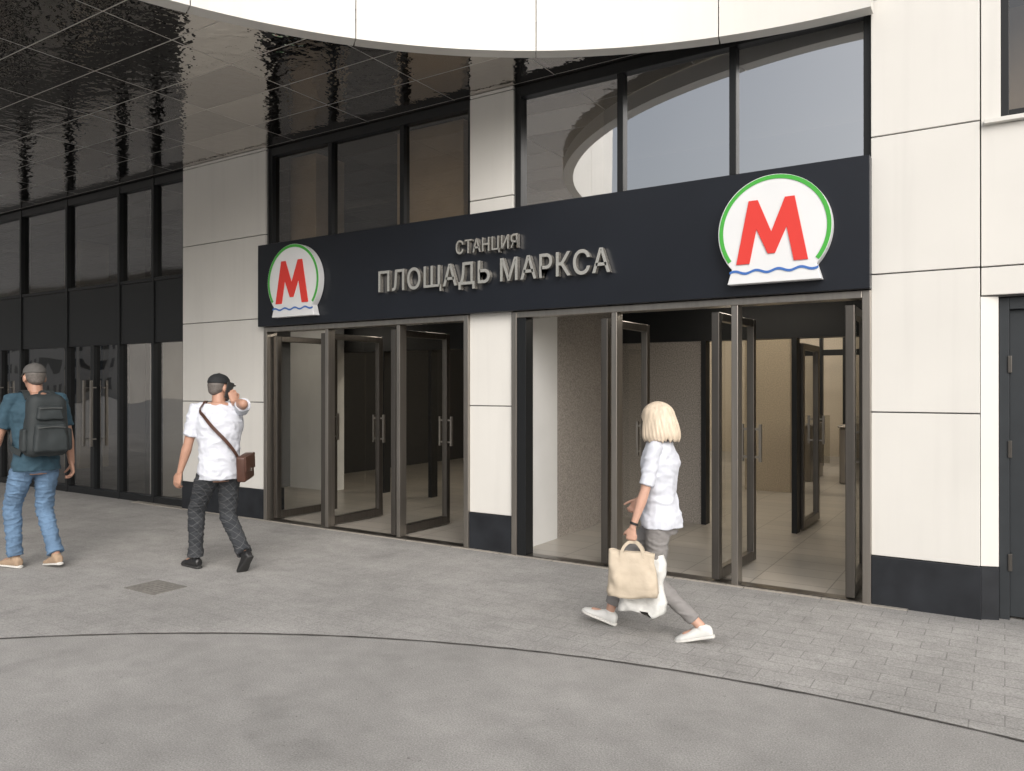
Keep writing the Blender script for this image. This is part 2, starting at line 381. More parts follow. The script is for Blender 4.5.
for i in range(4):
    x=-2.9+i*.62
    t_=boxobj('turnstile',None,[M_steel2],[(x-.08,x+.08,7.6,8.7,.012,.95),(x-.10,x+.10,7.55,8.75,.95,1.0)],.02,label='brushed steel ticket barrier standing in the lit hall',category='ticket barrier',group='ticket barriers in the hall')
    boxobj('barrier_wing',t_,[M_glassd],[(x+.09,x+.30,8.1,8.115,.3,1.15)])

def frame(x0,x1,mull):
    bx=[(x0,x0+.06,-.03,.13,0.012,2.385),(x1-.06,x1,-.03,.13,0.012,2.385),(x0+.06,x1-.06,-.028,.13,2.325,2.385)]
    for m in mull: bx.append((m-.028,m+.028,-.025,.10,.012,2.325))
    return boxobj('door_frame',B,[M_steel2],bx,.005)
frame(-7.70,-4.59,[]); frame(-4.07,-.85,[-2.97,-1.88])
boxobj('jamb_panel',B,[M_frame],[(-4.008,-3.91,-.02,.12,.012,2.324)],.003)
boxobj('threshold',B,[M_steel],[(-7.64,-4.65,-.02,.10,.0121,.020)]); boxobj('threshold',B,[M_steel],[(-3.91,-.91,-.02,.10,.0121,.020)])

def leaf(x,y,ang,w=.96,h=2.28):
    e=MB(); t=.034
    e.box(-t,t,0,.07,.03,h); e.box(-t,t,w-.07,w,.03,h); e.box(-t,t,.07,w-.07,h-.07,h); e.box(-t,t,.07,w-.07,.03,.12)
    o=obj('door',e.mesh(),B,[M_steel],loc=(x,y,.0)); bevel(o,.006,2); o.rotation_euler=(0,0,ang)
    g_=MB(); g_.add([(0,.07,.12),(0,w-.07,.12),(0,w-.07,h-.07),(0,.07,h-.07)],[(0,1,2,3)]); obj('pane',g_.mesh(),o,[M_glassd])
    for sgn in (-1,1):
        k=MB(); xx=sgn*.085
        k.box(xx-.012,xx+.012,w-.055,w-.025,.95,1.30)
        for z in (.985,1.245):
            a,b_=sorted((sgn*t,sgn*.08)); k.box(a,b_,w-.05,w-.03,z,z+.02)
        obj('handle',k.mesh(),o,[M_steel2])
    return o
leaf(-7.58,.05,math.radians(-4)); leaf(-6.70,.0,math.radians(-2)); leaf(-5.62,.0,math.radians(-1))
leaf(-3.09,.02,math.radians(-1)); leaf(-2.05,.0,math.radians(-3)); leaf(-1.00,.0,math.radians(2))
for x in (-6.63,-5.54): boxobj('door_post',B,[M_steel2],[(x-.025,x+.025,-.01,.1,.02,2.324)],.004)
for (x,a) in [(-1.95,0),(-5.3,3),(-6.3,0)]:
    leaf(x,2.75,math.radians(a),.9,2.15)

# ------------------------------------------------------------ name sign
SG=boxobj('station_name_sign',None,[M_sign],[(-7.72,-.845,-.10,.018,2.388,3.385)],.004,label='long anthracite fascia sign with raised metal station name letters',category='sign')
def text(body,x0,x1,z0,capz,parent):
    cu=bpy.data.curves.new('t','FONT'); cu.body=body; cu.size=1; cu.extrude=.5; cu.space_character=1.06; cu.offset=0
    t=bpy.data.objects.new('t',cu); COL.objects.link(t)
    dg=bpy.context.evaluated_depsgraph_get(); me=bpy.data.meshes.new_from_object(t.evaluated_get(dg))
    bpy.data.objects.remove(t)
    xs=[v.co.x for v in me.vertices]; ym=max(v.co.y for v in me.vertices); a,b_=min(xs),max(xs)
    for v in me.vertices:
        v.co=(x0+(v.co.x-a)/(b_-a)*(x1-x0), -.108-.050*(v.co.z+.5), z0+v.co.y/ym*capz)
    bm=bmesh.new(); bm.from_mesh(me); bmesh.ops.remove_doubles(bm,verts=bm.verts,dist=1e-5)
    seen=set(); groups=[]
    for v in bm.verts:
        if v in seen: continue
        st=[v]; seen.add(v); g=[]
        while st:
            q=st.pop(); g.append(q)
            for e in q.link_edges:
                r=e.other_vert(q)
                if r not in seen: seen.add(r); st.append(r)
        groups.append(g)
    for g in groups:
        ids={v:i for i,v in enumerate(g)}
        fs=set(f for v in g for f in v.link_faces)
        m2=bpy.data.meshes.new('l'); m2.from_pydata([tuple(v.co) for v in g],[],[tuple(ids[v] for v in f.verts) for f in fs]); m2.update(); fixn(m2)
        nn=[V((0,0,0)) for _ in g]
        for p in m2.polygons:
            if abs(p.normal.y)<.3:
                for vi in p.vertices: nn[vi]+=p.normal
        wgt=capz*.014
        for vi,v in enumerate(m2.vertices):
            q=nn[vi]; q.y=0
            if q.length>.8: v.co+=q.normalized()*wgt
        obj('letter',m2,parent,[M_letter])
    bm.free()
text('СТАНЦИЯ',-4.65,-3.92,2.985,.135,SG)
text('ПЛОЩАДЬ МАРКСА',-5.69,-2.95,2.675,.222,SG)

def emblem(x,label):
    E=empty('metro_emblem',(x,-.10,2.885),label,'sign',group='round metro emblems on the fascia sign')
    r=.435
    poly=[]
    for i in range(61):
        a=math.radians(-42+264*i/60); poly.append((r*math.cos(a),r*math.sin(a)))
    poly+= [(-.36,-.41),(.36,-.41)]
    p=MB(); p.prism(poly,-.09,-.004); o=obj('panel',p.mesh(),E,[M_embw]); bevel(o,.004,1)
    gmb=MB(); vs=[];fs=[]
    for i in range(61):
        a=math.radians(-38+ 252*i/60); r2=r-.012
        for rr in (r2-.026,r2+.006):
            vs.append((.005+rr*math.cos(a),-.094,.001+rr*math.sin(a)))
    for i in range(60): fs.append((2*i,2*i+2,2*i+3,2*i+1)[::-1])
    gmb.add(vs,fs); obj('ring',gmb.mesh(),E,[M_green])
    mp=[(0,0),(.19,0),(.29,.54),(.45,.14),(.55,.14),(.71,.54),(.81,0),(1,0),(.82,1),(.69,1),(.5,.48),(.31,1),(.18,1)]
    q=MB(); q.prism([((a-.5)*.55-.01,-.255+b_*.50) for a,b_ in mp],-.099,-.0905); obj('letter',q.mesh(),E,[M_red])
    wv=MB(); vs=[];fs=[]
    for i in range(81):
        t=-.34+.68*i/80; z=-.318+.011*math.sin(t*2*math.pi/.17)
        vs+=[(t,-.095,z-.010),(t,-.095,z+.010)]
    for i in range(80): fs.append((2*i,2*i+2,2*i+3,2*i+1))
    wv.add(vs,fs); obj('wave',wv.mesh(),E,[M_blue])
    return E
emblem(-1.53,'round white emblem with red M beside the tall window')
emblem(-7.00,'round white emblem with red M near the white pillar')

dc=MB(); dc.box(-.20,.20,-.15,.15,0,.006)
for i in range(7): dc.box(-.17,.17,-.13+i*.04,-.117+i*.04,.006,.009)
obj('drain_cover',dc.mesh(),None,[pbr('cast_iron',(.19,.18,.165),.8,nscale=20,namt=.2)],loc=(-5.87,-2.63,.004),label='small rectangular metal drain cover set in the paving',category='drain cover')

M_blk=pbr('block_wall',(.55,.52,.48),.7,nscale=.3,namt=.1)
M_blkw=pbr('block_window',(.05,.06,.07),.2)
for (bx,by,bw,bh,fl) in [(-130,-60,60,14,4),(-30,-125,40,20,6),(70,-110,36,15,5)]:
    mb=MB(); mb.box(-bw/2,bw/2,-7,7,0,bh,0)
    for f_ in range(fl):
        for c in range(int(bw/3.2)):
            x=-bw/2+1+c*3.2; z=1+f_*3
            mb.box(x,x+1.6,7.0,7.03,z,z+1.5,1)
    obj('apartment_block',mb.mesh(),None,[M_blk,M_blkw],loc=(bx,by,0),label='plain pale panel apartment block across the street',category='building')

# ------------------------------------------------------------ figures
class Blob:
    def __init__(s): s.mb=MB()
    def loft(s,rings,n=18):
        vs=[];fs=[]
        c0=V(rings[0][0]); c1=V(rings[-1][0])
        for (c,u,v) in rings:
            for i in range(n):
                a=2*math.pi*i/n; vs.append(V(c)+V(u)*math.cos(a)+V(v)*math.sin(a))
        m=len(rings)
        for j in range(m-1):
            for i in range(n):
                k=(i+1)%n; fs.append((j*n+i,j*n+k,(j+1)*n+k,(j+1)*n+i))
        b=len(vs); vs+=[c0,c1]
        for i in range(n):
            k=(i+1)%n; fs.append((b,k,i)); fs.append((b+1,(m-1)*n+i,(m-1)*n+k))
        s.mb.add(vs,fs)
    def cone(s,p0,r0,p1,r1,flat0=False,flat1=False,n=14):
        p0=V(p0);p1=V(p1); d=(p1-p0)
        if d.length<1e-5: d=V((0,0,1e-4))
        d=d.normalized(); a=d.orthogonal().normalized(); b=d.cross(a)
        R_=[]
        if not flat0:
            for t in (85,60,35,15): 
                t=math.radians(t); R_.append((p0-d*r0*math.sin(t),a*r0*math.cos(t),b*r0*math.cos(t)))
        R_.append((p0,a*r0,b*r0)); R_.append((p1,a*r1,b*r1))
        if not flat1:
            for t in (15,35,60,85):
                t=math.radians(t); R_.append((p1+d*r1*math.sin(t),a*r1*math.cos(t),b*r1*math.cos(t)))
        s.loft(R_,n)
    def chain(s,pts,flat1=False):
        for i in range(len(pts)-1):
            s.cone(pts[i][0],pts[i][1],pts[i+1][0],pts[i+1][1],flat1=(flat1 and i==len(pts)-2))
    def ell(s,c,r,fr=None,n=18):
        X,Y,Z=fr if fr else (V((1,0,0)),V((0,1,0)),V((0,0,1)))
        R_=[]
        for t in (-86,-70,-50,-25,0,25,50,70,86):
            t=math.radians(t); R_.append((V(c)+Z*r[2]*math.sin(t),X*r[0]*math.cos(t),Y*r[1]*math.cos(t)))
        s.loft(R_,n)
    def mesh(s,voxel=.006,it=3,disp=None):
        me=s.mb.mesh('tmp'); fixn(me)
        o=bpy.data.objects.new('tmp',me); COL.objects.link(o)
        r=o.modifiers.new('r','REMESH'); r.mode='VOXEL'; r.voxel_size=voxel
        if it:
            m=o.modifiers.new('s','SMOOTH'); m.factor=.5; m.iterations=it
        dg=bpy.context.evaluated_depsgraph_get(); out=bpy.data.meshes.new_from_object(o.evaluated_get(dg))
        bpy.data.objects.remove(o); bpy.data.meshes.remove(me)
        if disp:
            ns=[v.normal.copy() for v in out.vertices]
            for v,nn in zip(out.vertices,ns): v.co=v.co+nn*disp(v.co)
        for p in out.polygons: p.use_smooth=True
        return out
def ik(a,c,l1,l2,pole):
    a=V(a);c=V(c);d=c-a;L=min(d.length,(l1+l2)*.998); dn=d.normalized()
    c=a+dn*L
    x=(l1*l1-l2*l2+L*L)/(2*L); h=math.sqrt(max(0,l1*l1-x*x))
    p=V(pole)-dn*V(pole).dot(dn); p.normalize()
    return a+dn*x+p*h,c
def hand(bl,w,d,n,t,k=1,curl=(20,25,20),tcurl=20):
    w=V(w);d=V(d).normalized(); n=(V(n)-d*V(n).dot(d)).normalized(); t0=d.cross(n)
    if t0.dot(V(t))<0: t0=-t0
    t=t0
    R_=[]
    for (s_,wd,th) in ((-.01,.024,.020),(.02,.031,.017),(.055,.040,.015),(.085,.041,.013),(.095,.036,.010)):
        R_.append((w+d*s_*k,t*wd*k,n*th*k))
    bl.loft(R_,14)
    for off,ln,dz in ((.031,.070,.086),(.0105,.079,.092),(-.0105,.073,.089),(-.031,.056,.080)):
        p=w+d*dz*k+t*off*k; ang=0
        segs=(ln*.46,ln*.30,ln*.26); rr=(.0098,.009,.0085,.0075)
        for i in range(3):
            ang+=math.radians(curl[i]); dd=d*math.cos(ang)+n*math.sin(ang)
            q=p+dd*segs[i]*k; bl.cone(p,rr[i]*k,q,rr[i+1]*k,n=10); p=q
    p=w+d*.022*k+t*.024*k; dd=(d*.72+t*.62+n*.30).normalized()
    for i,(l,r0,r1) in enumerate(((.042,.014,.0115),(.032,.0115,.0105),(.024,.0105,.0085))):
        q=p+dd*l*k; bl.cone(p,r0*k,q,r1*k,n=10); p=q
        dd=(dd+n*math.radians(tcurl)-t*.18).normalized()

def fold(seed,amp,fq=(9,9,16)):
    def f(co):
        p=V((co.x*fq[0]+co.z*3,co.y*fq[1]+co.z*2,co.z*fq[2]+seed))
        a=noise.noise(p); b=noise.noise(p*2.1+V((5,2,seed)))
        return amp*(.5-min(1,abs(a)*3.2))*.9+amp*.5*(.4-abs(b)*1.6)
    return f
HK=1.10
def person(label,loc,yaw,s):
    H=s['H']; k=H/1.75; fem=s.get('fem',False)
    ch=s.get('chest',0); hd=s.get('head',0); hp=s.get('hpitch',0)
    up=V((0,0,1))
    pel=V((0,0,s['pelz']))
    def fr(a): 
        a=math.radians(a); return V((math.cos(a),math.sin(a),0)),V((-math.sin(a),math.cos(a),0))
    lean=s.get('lean',.06)
    if fem: T=[(-.11,.10,.085),(-.03,.158,.118),(.05,.143,.108),(.15,.120,.092),(.26,.130,.104),(.35,.142,.120),(.43,.140,.095),(.50,.075,.065)]; SH=.155; SHZ=.445
    else: T=[(-.11,.11,.09),(-.03,.160,.120),(.05,.156,.118),(.15,.152,.115),(.26,.165,.125),(.36,.182,.128),(.44,.170,.108),(.51,.085,.075)]; SH=.182; SHZ=.455
    gx=s.get('girth',1)
    def tc(h): return pel+up*h*k*HK+V((0,1,0))*(lean*h*k)
    def ta(h): return ch*min(1,max(0,h/.35))
    def ring(h,a,b,m=1,add=0):
        X,Y=fr(ta(h)); return (tc(h),X*(a*m*k*gx+add),Y*(b*m*k*gx+add))
    X,Y=fr(ch)
    shc=tc(SHZ); shR=shc+X*SH*k; shL=shc-X*SH*k
    nb=tc(.50); 
    hX,hY=fr(hd); 
    pr=math.radians(hp); hu=up*math.cos(pr)+hY*math.sin(pr); hY2=hY*math.cos(pr)-up*math.sin(pr)
    HF=(hX,hY2,hu)
    hc=nb+up*.135*k+V((-math.sin(math.radians(ch)),math.cos(math.radians(ch)),0))*.025*k+hY*s.get('hfwd',.01)
    def hp_(x,y,z): return hc+hX*x*k+hY2*y*k+hu*z*k
    hipR=pel+V((.088*k,0,0)); hipL=pel-V((.088*k,0,0))
    feet={}
    for sd,hip in (('R',hipR),('L',hipL)):
        fx,fy,fyaw,fp=s['foot'+sd]
        p=math.radians(fp)
        az=max(math.sin(p)*f*k+math.cos(p)*.088*k for f in (-.06,.13))
        if fp>0: az=max(az,math.sin(p)*.15*k+math.cos(p)*.07*k)
        tgt=V((fx,fy,az))
        fX,fY=fr(fyaw)
        kn,an=ik(hip,tgt,.44*k,.42*k,fY)
        fd=fY*math.cos(p)-up*math.sin(p); fu=fY*math.sin(p)+up*math.cos(p)
        feet[sd]=(hip,kn,an,fX,fd,fu)
    arms={}
    for sd,sh in (('R',shR),('L',shL)):
        a=s['arm'+sd]
        w=hp_(*a['ear']) if a.get('ear') else V(a['wrist'])
        el,w2=ik(sh,w,.295*k,.26*k,V(a['pole']))
        arms[sd]=(sh,el,w2,a)
    ar=.86 if fem else 1.0
    b=Blob()
    b.loft([ring(h,a,c,.84) for h,a,c in T])
    for sd in 'RL':
        sh,el,w,a=arms[sd]
        b.cone(nb-up*.03*k,.048*k,sh,.048*k*ar)
        m1=sh.lerp(el,.35); f1=el.lerp(w,.28)
        b.chain([(sh,.050*k*ar),(m1,.047*k*ar),(el,.039*k*ar),(f1,.042*k*ar),(el.lerp(w,.7),.031*k*ar),(w,.0245*k*ar)])
        d=a.get('hdir'); d=V(d) if d else (w-el)
        hand(b,w,d,a['n'],a['t'],k*(.92 if fem else 1.0),a.get('curl',(20,25,20)),a.get('tc',15))
        hip,kn,an,fX,fd,fu=feet[sd]
        b.chain([(hip,.074*k),(hip.lerp(kn,.5),.062*k),(kn,.046*k),(kn.lerp(an,.35),.044*k),(an,.033*k)])
        b.cone(an-fu*.03*k,.032*k,an-fu*.045*k+fd*.12*k,.026*k)
    b.cone(nb-up*.03*k,.058*k*ar,hc-hY2*.01,.052*k*ar)
    b.ell(hp_(0,-.012,.022),(.074*k,.092*k,.095*k),HF); b.ell(hp_(0,.028,-.028),(.060*k,.062*k,.088*k),HF)
    b.ell(hp_(0,.045,-.085),(.040*k,.036*k,.030*k),HF); b.cone(hp_(0,.088,.012),.009*k,hp_(0,.106,-.022),.012*k,n=8)
    b.ell(hp_(0,.082,.028),(.045*k,.014*k,.010*k),HF)
    for sx in (-1,1):
        b.ell(hp_(sx*.077,-.008,-.008),(.012*k,.020*k,.032*k),HF); b.ell(hp_(sx*.035,.062,-.03),(.02*k,.022*k,.022*k),HF)
    b.ell(hp_(0,.088,-.058),(.024*k,.010*k,.006*k),HF)
    body=obj('person',b.mesh(.0052,3),None,[s['skin']],loc=loc,label=label,category='person')
    body.rotation_euler=(0,0,math.radians(yaw))
    for sx in (-1,1):
        e=Blob(); e.ell(hp_(sx*.030,.0795,.008),(.012*k,.008*k,.006*k),HF,10)
        obj('eye',e.mb.mesh(),body,[M_eye],smooth=True)
    e=Blob(); e.ell(hp_(0,.0945,-.058),(.022*k,.006*k,.006*k),HF,10); obj('mouth',e.mb.mesh(),body,[M_lip],smooth=True)
    t=Blob(); tr=s.get('tr',1.0)
    t.loft([ring(-.10,.12,.10,1.0),ring(-.03,T[1][1]*.98,T[1][2]*.98,1.0),ring(.02,T[2][1]*.94,T[2][2]*.94,1.0)])
    for sd in 'RL':
        hip,kn,an,fX,fd,fu=feet[sd]
        hem=kn.lerp(an,s.get('hem',.93))
        t.chain([(hip-up*.02,.090*k*(.98 if fem else 1)),(hip.lerp(kn,.3),.086*k*tr),(hip.lerp(kn,.7),.071*k*tr),(kn,.064*k*tr),(kn.lerp(hem,.3),.062*k*tr),(kn.lerp(hem,.75),.054*k*tr),(hem,s.get('hemr',.055)*k)],flat1=True)
        t.ell(hip+V((0,-.036*k,-.035*k)),(.070*k,.070*k,.075*k))
    obj('trousers',t.mesh(.0075,4,fold(s['seed'],s.get('tf',.006),(9,9,22))),body,[s['pants']])
    q=Blob(); hem=s.get('shem',-.09); hw=s.get('hw',1.11)
    rr=[(hem,T[1][1]*hw,T[1][2]*(hw+.04)),((hem+.05)/2,T[1][1]*(hw-.01),T[1][2]*(hw+.03))]+[(h,a*1.08,c*1.10) for h,a,c in T if h>.04]
    q.loft([ring(*r_) for r_ in rr[:-1]]+[ring(.492,.085,.08)])
    if hem<-.045:
        for hip in (hipR,hipL): q.loft([(hip+up*(hem+.0)*k*HK+V((0,-.030*k,0)),V((.084*k,0,0)),V((0,.094*k,0))),(hip+up*.0*k+V((0,-.030*k,0)),V((.084*k,0,0)),V((0,.090*k,0))),(hip+up*.07*k,V((.06*k,0,0)),V((0,.06*k,0)))])
    for sd in 'RL':
        sh,el,w,a=arms[sd]
        q.cone(nb-up*.035*k,.056*k,sh,.060*k*ar)
        q.chain([(sh,.062*k*ar),(sh.lerp(el,.35),.063*k*ar),(sh.lerp(el,s.get('slv',.72)),.062*k*ar)],flat1=True)
    obj('shirt',q.mesh(.0075,4,fold(s['seed']+7,s.get('sf',.008),(7,7,10))),body,[s['shirt']])
    for sd in 'RL':
        hip,kn,an,fX,fd,fu=feet[sd]
        o=an-fu*.088*k
        u=Blob(); R_=[]
        for (f_,wd,zc,hh) in ((-.068,.022,.045,.028),(-.055,.034,.050,.040),(-.01,.036,.055,.050),(.05,.039,.045,.040),(.10,.046,.035,.030),(.15,.045,.030,.024),(.185,.032,.025,.017),(.20,.014,.022,.010)):
            R_.append((o+fd*f_*k+fu*zc*k,fX*wd*k,fu*hh*k))
        u.loft(R_,16); u.cone(o+fu*.06*k,.036*k,o+fu*.100*k-fd*.004,.037*k,flat1=True)
        sh_=obj('shoe',u.mesh(.005,3),body,[s['shoe']])
        so_=Blob(); R_=[]
        for (f_,wd) in ((-.076,.015),(-.068,.030),(-.04,.038),(.03,.038),(.10,.050),(.15,.049),(.19,.034),(.207,.012)):
            R_.append((o+fd*f_*k+fu*.013*k,fX*wd*k,fu*.0135*k))
        so_.loft(R_,16); obj('sole',so_.mesh(.004,1),sh_,[s['sole']])
    return dict(body=body,hp=hp_,HF=HF,k=k,arms=arms,tc=tc,fr=fr,ta=ta,ring=ring,hc=hc,T=T,gx=gx,X=X,Y=Y)

M_eye=pbr('eye_dark',(.05,.035,.03),.2); M_lip=pbr('lip',(.35,.13,.11),.5)
M_skin=pbr('skin_light',(.52,.31,.23),.5,nscale=30,namt=.06)
M_skin2=pbr('skin_tanned',(.42,.235,.165),.5,nscale=30,namt=.06)
M_tee=pbr('white_cotton',(.58,.60,.66),.85,nscale=10,namt=.03,bscale=300,bstr=.1,bdist=.001)
M_teal=pbr('teal_cotton',(.030,.070,.10),.85,nscale=12,namt=.12,bscale=300,bstr=.1,bdist=.001)
M_greyp=pbr('grey_trouser_cloth',(.215,.205,.20),.85,nscale=14,namt=.08,bscale=300,bstr=.1,bdist=.001)
M_jean=pbr('blue_denim',(.11,.185,.29),.85,nscale=6,namt=.38,bscale=250,bstr=.2,bdist=.001)
M_blacks=pbr('black_leather',(.015,.015,.016),.4)
M_whites=pbr('white_sneaker',(.66,.66,.64),.5,nscale=30,namt=.04)
M_tans=pbr('tan_suede',(.35,.25,.17),.8,nscale=30,namt=.1)
M_sole_w=pbr('sole_white',(.60,.59,.56),.6); M_sole_b=pbr('sole_black',(.03,.03,.03),.7)
def plaid():
    m,nt,o=newmat('dark_plaid'); b=nt.nodes.new('ShaderNodeBsdfPrincipled'); nt.links.new(b.outputs[0],o.inputs[0]); b.inputs['Roughness'].default_value=.85
    tc=nt.nodes.new('ShaderNodeTexCoord'); br=nt.nodes.new('ShaderNodeTexBrick'); br.offset=0
    mp=nt.nodes.new('ShaderNodeMapping'); mp.inputs['Rotation'].default_value=(math.radians(90),0,math.radians(40))
    nt.links.new(tc.outputs['Object'],mp.inputs[0]); nt.links.new(mp.outputs[0],br.inputs['Vector'])
    br.inputs['Scale'].default_value=1; br.inputs['Brick Width'].default_value=.045; br.inputs['Row Height'].default_value=.05; br.inputs['Mortar Size'].default_value=.002; br.inputs['Mortar Smooth'].default_value=.6
    br.inputs['Color1'].default_value=(.022,.025,.03,1); br.inputs['Color2'].default_value=(.036,.039,.044,1); br.inputs['Mortar'].default_value=(.085,.087,.09,1)
    nt.links.new(br.outputs['Color'],b.inputs['Base Color']); return m
M_plaid=plaid()
M_hairb=pbr('blonde_hair',(.60,.50,.385),.5,nscale=60,namt=.22,stretch=(1,1,.06),bscale=90,bstr=.5,bdist=.005)
M_hairg=pbr('grey_hair',(.12,.105,.095),.6,nscale=60,namt=.3)
M_capb=pbr('black_cap_cloth',(.012,.013,.015),.8,bscale=200,bstr=.2,bdist=.001)
M_capg=pbr('grey_cap_cloth',(.10,.095,.09),.85,nscale=20,namt=.15,bscale=200,bstr=.2,bdist=.001)
M_bp=pbr('backpack_nylon',(.022,.028,.030),.7,nscale=8,namt=.25,bscale=200,bstr=.2,bdist=.001)
M_bp2=pbr('backpack_trim',(.06,.065,.065),.6,nscale=8,namt=.2)
M_brown=pbr('brown_leather',(.075,.033,.022),.42,nscale=12,namt=.2,bscale=90,bstr=.15,bdist=.002)
M_tote=pbr('beige_canvas',(.50,.425,.33),.75,nscale=10,namt=.10,bscale=18,bstr=.5,bdist=.01)
M_plas=pbr('white_plastic_bag',(.62,.62,.60),.35,bscale=12,bstr=.8,bdist=.02)

def cap(info,mat):
    hp=info['hp'];HF=info['HF'];k=info['k']; X,Y,Z=HF
    b=Blob(); R_=[]
    c=hp(0,-.012,.050)
    for t,zz in ((0,-.014),(0,0),(20,0),(40,0),(60,0),(78,0),(87,0)):
        t=math.radians(t); R_.append((c+Z*(.076*k*math.sin(t)+zz),X*.084*k*math.cos(t),Y*.102*k*math.cos(t)))
    b.loft(R_,24); b.ell(c+Z*.077*k,(.008,.008,.005),HF,8)
    o=obj('cap',b.mesh(.005,2),info['body'],[mat])
    v=MB(); vs=[];fs=[]
    n=16
    for i in range(n+1):
        a=math.radians(-62+124*i/n)
        pin=c+X*(.080*k*math.sin(a))+Y*(.098*k*math.cos(a))-Z*.008
        r=.075*k*math.cos(a*1.0)**.6
        vs+=[pin,pin+Y*r-Z*(.012*k+.02*k*math.sin(a)**2)]
    for i in range(n): fs.append((2*i,2*i+1,2*i+3,2*i+2))
    v.add(vs,fs); oo=obj('visor',v.mesh(),o,[mat],smooth=True); sm=oo.modifiers.new('s','SOLIDIFY'); sm.thickness=.005
def shorthair(info,mat):
    hp=info['hp'];HF=info['HF'];k=info['k']
    b=Blob(); b.ell(hp(0,-.034,.022),(.0775*k,.076*k,.090*k),HF); b.ell(hp(0,-.056,-.022),(.060*k,.046*k,.046*k),HF)
    obj('hair',b.mesh(.005,2),info['body'],[mat])

def strap(parent,pts,w,th,mat,name='strap',nrm=None):
    P=[V(p) for p in pts]; Q=[];NN=[]
    def cr(a,b,c,d,t): return .5*((2*b)+(c-a)*t+(2*a-5*b+4*c-d)*t*t+(3*b-a-3*c+d)*t**3)
    for i in range(len(P)-1):
        a=P[max(0,i-1)];b=P[i];c=P[i+1];d=P[min(len(P)-1,i+2)]
        n0=V(nrm[i]);n1=V(nrm[i+1])
        for j in range(6):
            t=j/6; Q.append(cr(a,b,c,d,t)); NN.append(n0.lerp(n1,t).normalized())
    Q.append(P[-1]); NN.append(V(nrm[-1]).normalized())
    mb=MB();vs=[];fs=[]
    for i,q in enumerate(Q):
        d=(Q[min(i+1,len(Q)-1)]-Q[max(i-1,0)]).normalized(); s_=d.cross(NN[i]).normalized()
        for sx,tx in ((-1,0),(1,0),(1,1),(-1,1)): vs.append(q+s_*sx*w/2+NN[i]*tx*th)
    for i in range(len(Q)-1):
        for j in range(4):
            k2=(j+1)%4; fs.append((4*i+j,4*i+k2,4*i+4+k2,4*i+4+j))
    fs+=[(0,1,2,3),(4*(len(Q)-1)+3,4*(len(Q)-1)+2,4*(len(Q)-1)+1,4*(len(Q)-1))]
    mb.add(vs,fs); me=mb.mesh(); fixn(me)
    return obj(name,me,parent,[mat],smooth=False)

# ---- woman
W=person('woman in white t-shirt and grey trousers striding with bags',(-1.915,-1.54,0.004),96,dict(
    H=1.64,fem=True,pelz=.782,lean=.03,chest=0,head=-10,hpitch=6,hfwd=-.005,seed=1,
    footR=(.05,.38,0,-16),footL=(-.05,-.27,4,14),
    armL=dict(wrist=(-.25,.13,.715),pole=(-.2,-1,0),n=(1,0.1,0),t=(0,1,0),curl=(70,75,50),tc=40,hdir=(0,.15,-1)),
    armR=dict(wrist=(.20,.22,.86),pole=(.3,-1,-.2),n=(-1,0,0),t=(0,.3,1),curl=(45,50,40),hdir=(0,.6,-1)),
    skin=M_skin,pants=M_greyp,shirt=M_tee,shoe=M_whites,sole=M_sole_w,tr=.97,hem=.86,hemr=.052,shem=-.055,hw=1.13,slv=.85,sf=.010,tf=.006,girth=1.05))
def bob(info):
    hp=info['hp']
    vs=[];fs=[];nu=96;nv=24
    for j in range(nv+1):
        v=j/nv
        if v<.5:
            a=v/.5*math.pi/2; rr=math.sin(a); z=.03+.105*math.cos(a)
            rx=.104*rr; ry=.120*rr
        else:
            t=(v-.5)/.5; z=.03-.165*t; fl=1+.20*math.sin(t*math.pi*.62)
            rx=.104*fl; ry=.123*fl
            if t>.8: rx*=1-(t-.8)*.45; ry*=1-(t-.8)*.45
        op=0 if v<.36 else math.radians(52)*min(1,(v-.36)/.22)
        for i in range(nu+1):
            th=op+(2*math.pi-2*op)*i/nu
            g=1+.016*math.sin(th*31+3*math.sin(v*3+th))*(.3+v)+.03*noise.noise(V((math.cos(th)*3,math.sin(th)*3,v*1.5)))
            zz=z-(.03*noise.noise(V((th*7,0,3)))*max(0,(v-.8)*5))-.02*v*(1-math.cos(th))*.5
            vs.append(hp(rx*g*math.sin(th),ry*g*math.cos(th)-.012,zz))
    for j in range(nv):
        for i in range(nu):
            a=j*(nu+1)+i; fs.append((a,a+1,a+nu+2,a+nu+1))
    mb=MB(); mb.add(vs,fs); me=mb.mesh()
    o=obj('hair',me,info['body'],[M_hairb],smooth=True)
    s_=o.modifiers.new('s','SOLIDIFY'); s_.thickness=.016; s_.offset=-1
bob(W)
def wpt(info,p):
    a=info['body'].rotation_euler[2]; return Matrix.Rotation(a,3,'Z')@V(p)+V(info['body'].location)
sh,el,w,_=W['arms']['L']
b=Blob(); d=(w-el).normalized(); b.cone(w-d*.035,.0275,w-d*.02,.0275,flat0=True,flat1=True)
obj('wristwatch',b.mb.mesh(),W['body'],[M_blacks])
gp=wpt(W,w+V((0.008,.022,-.095)))
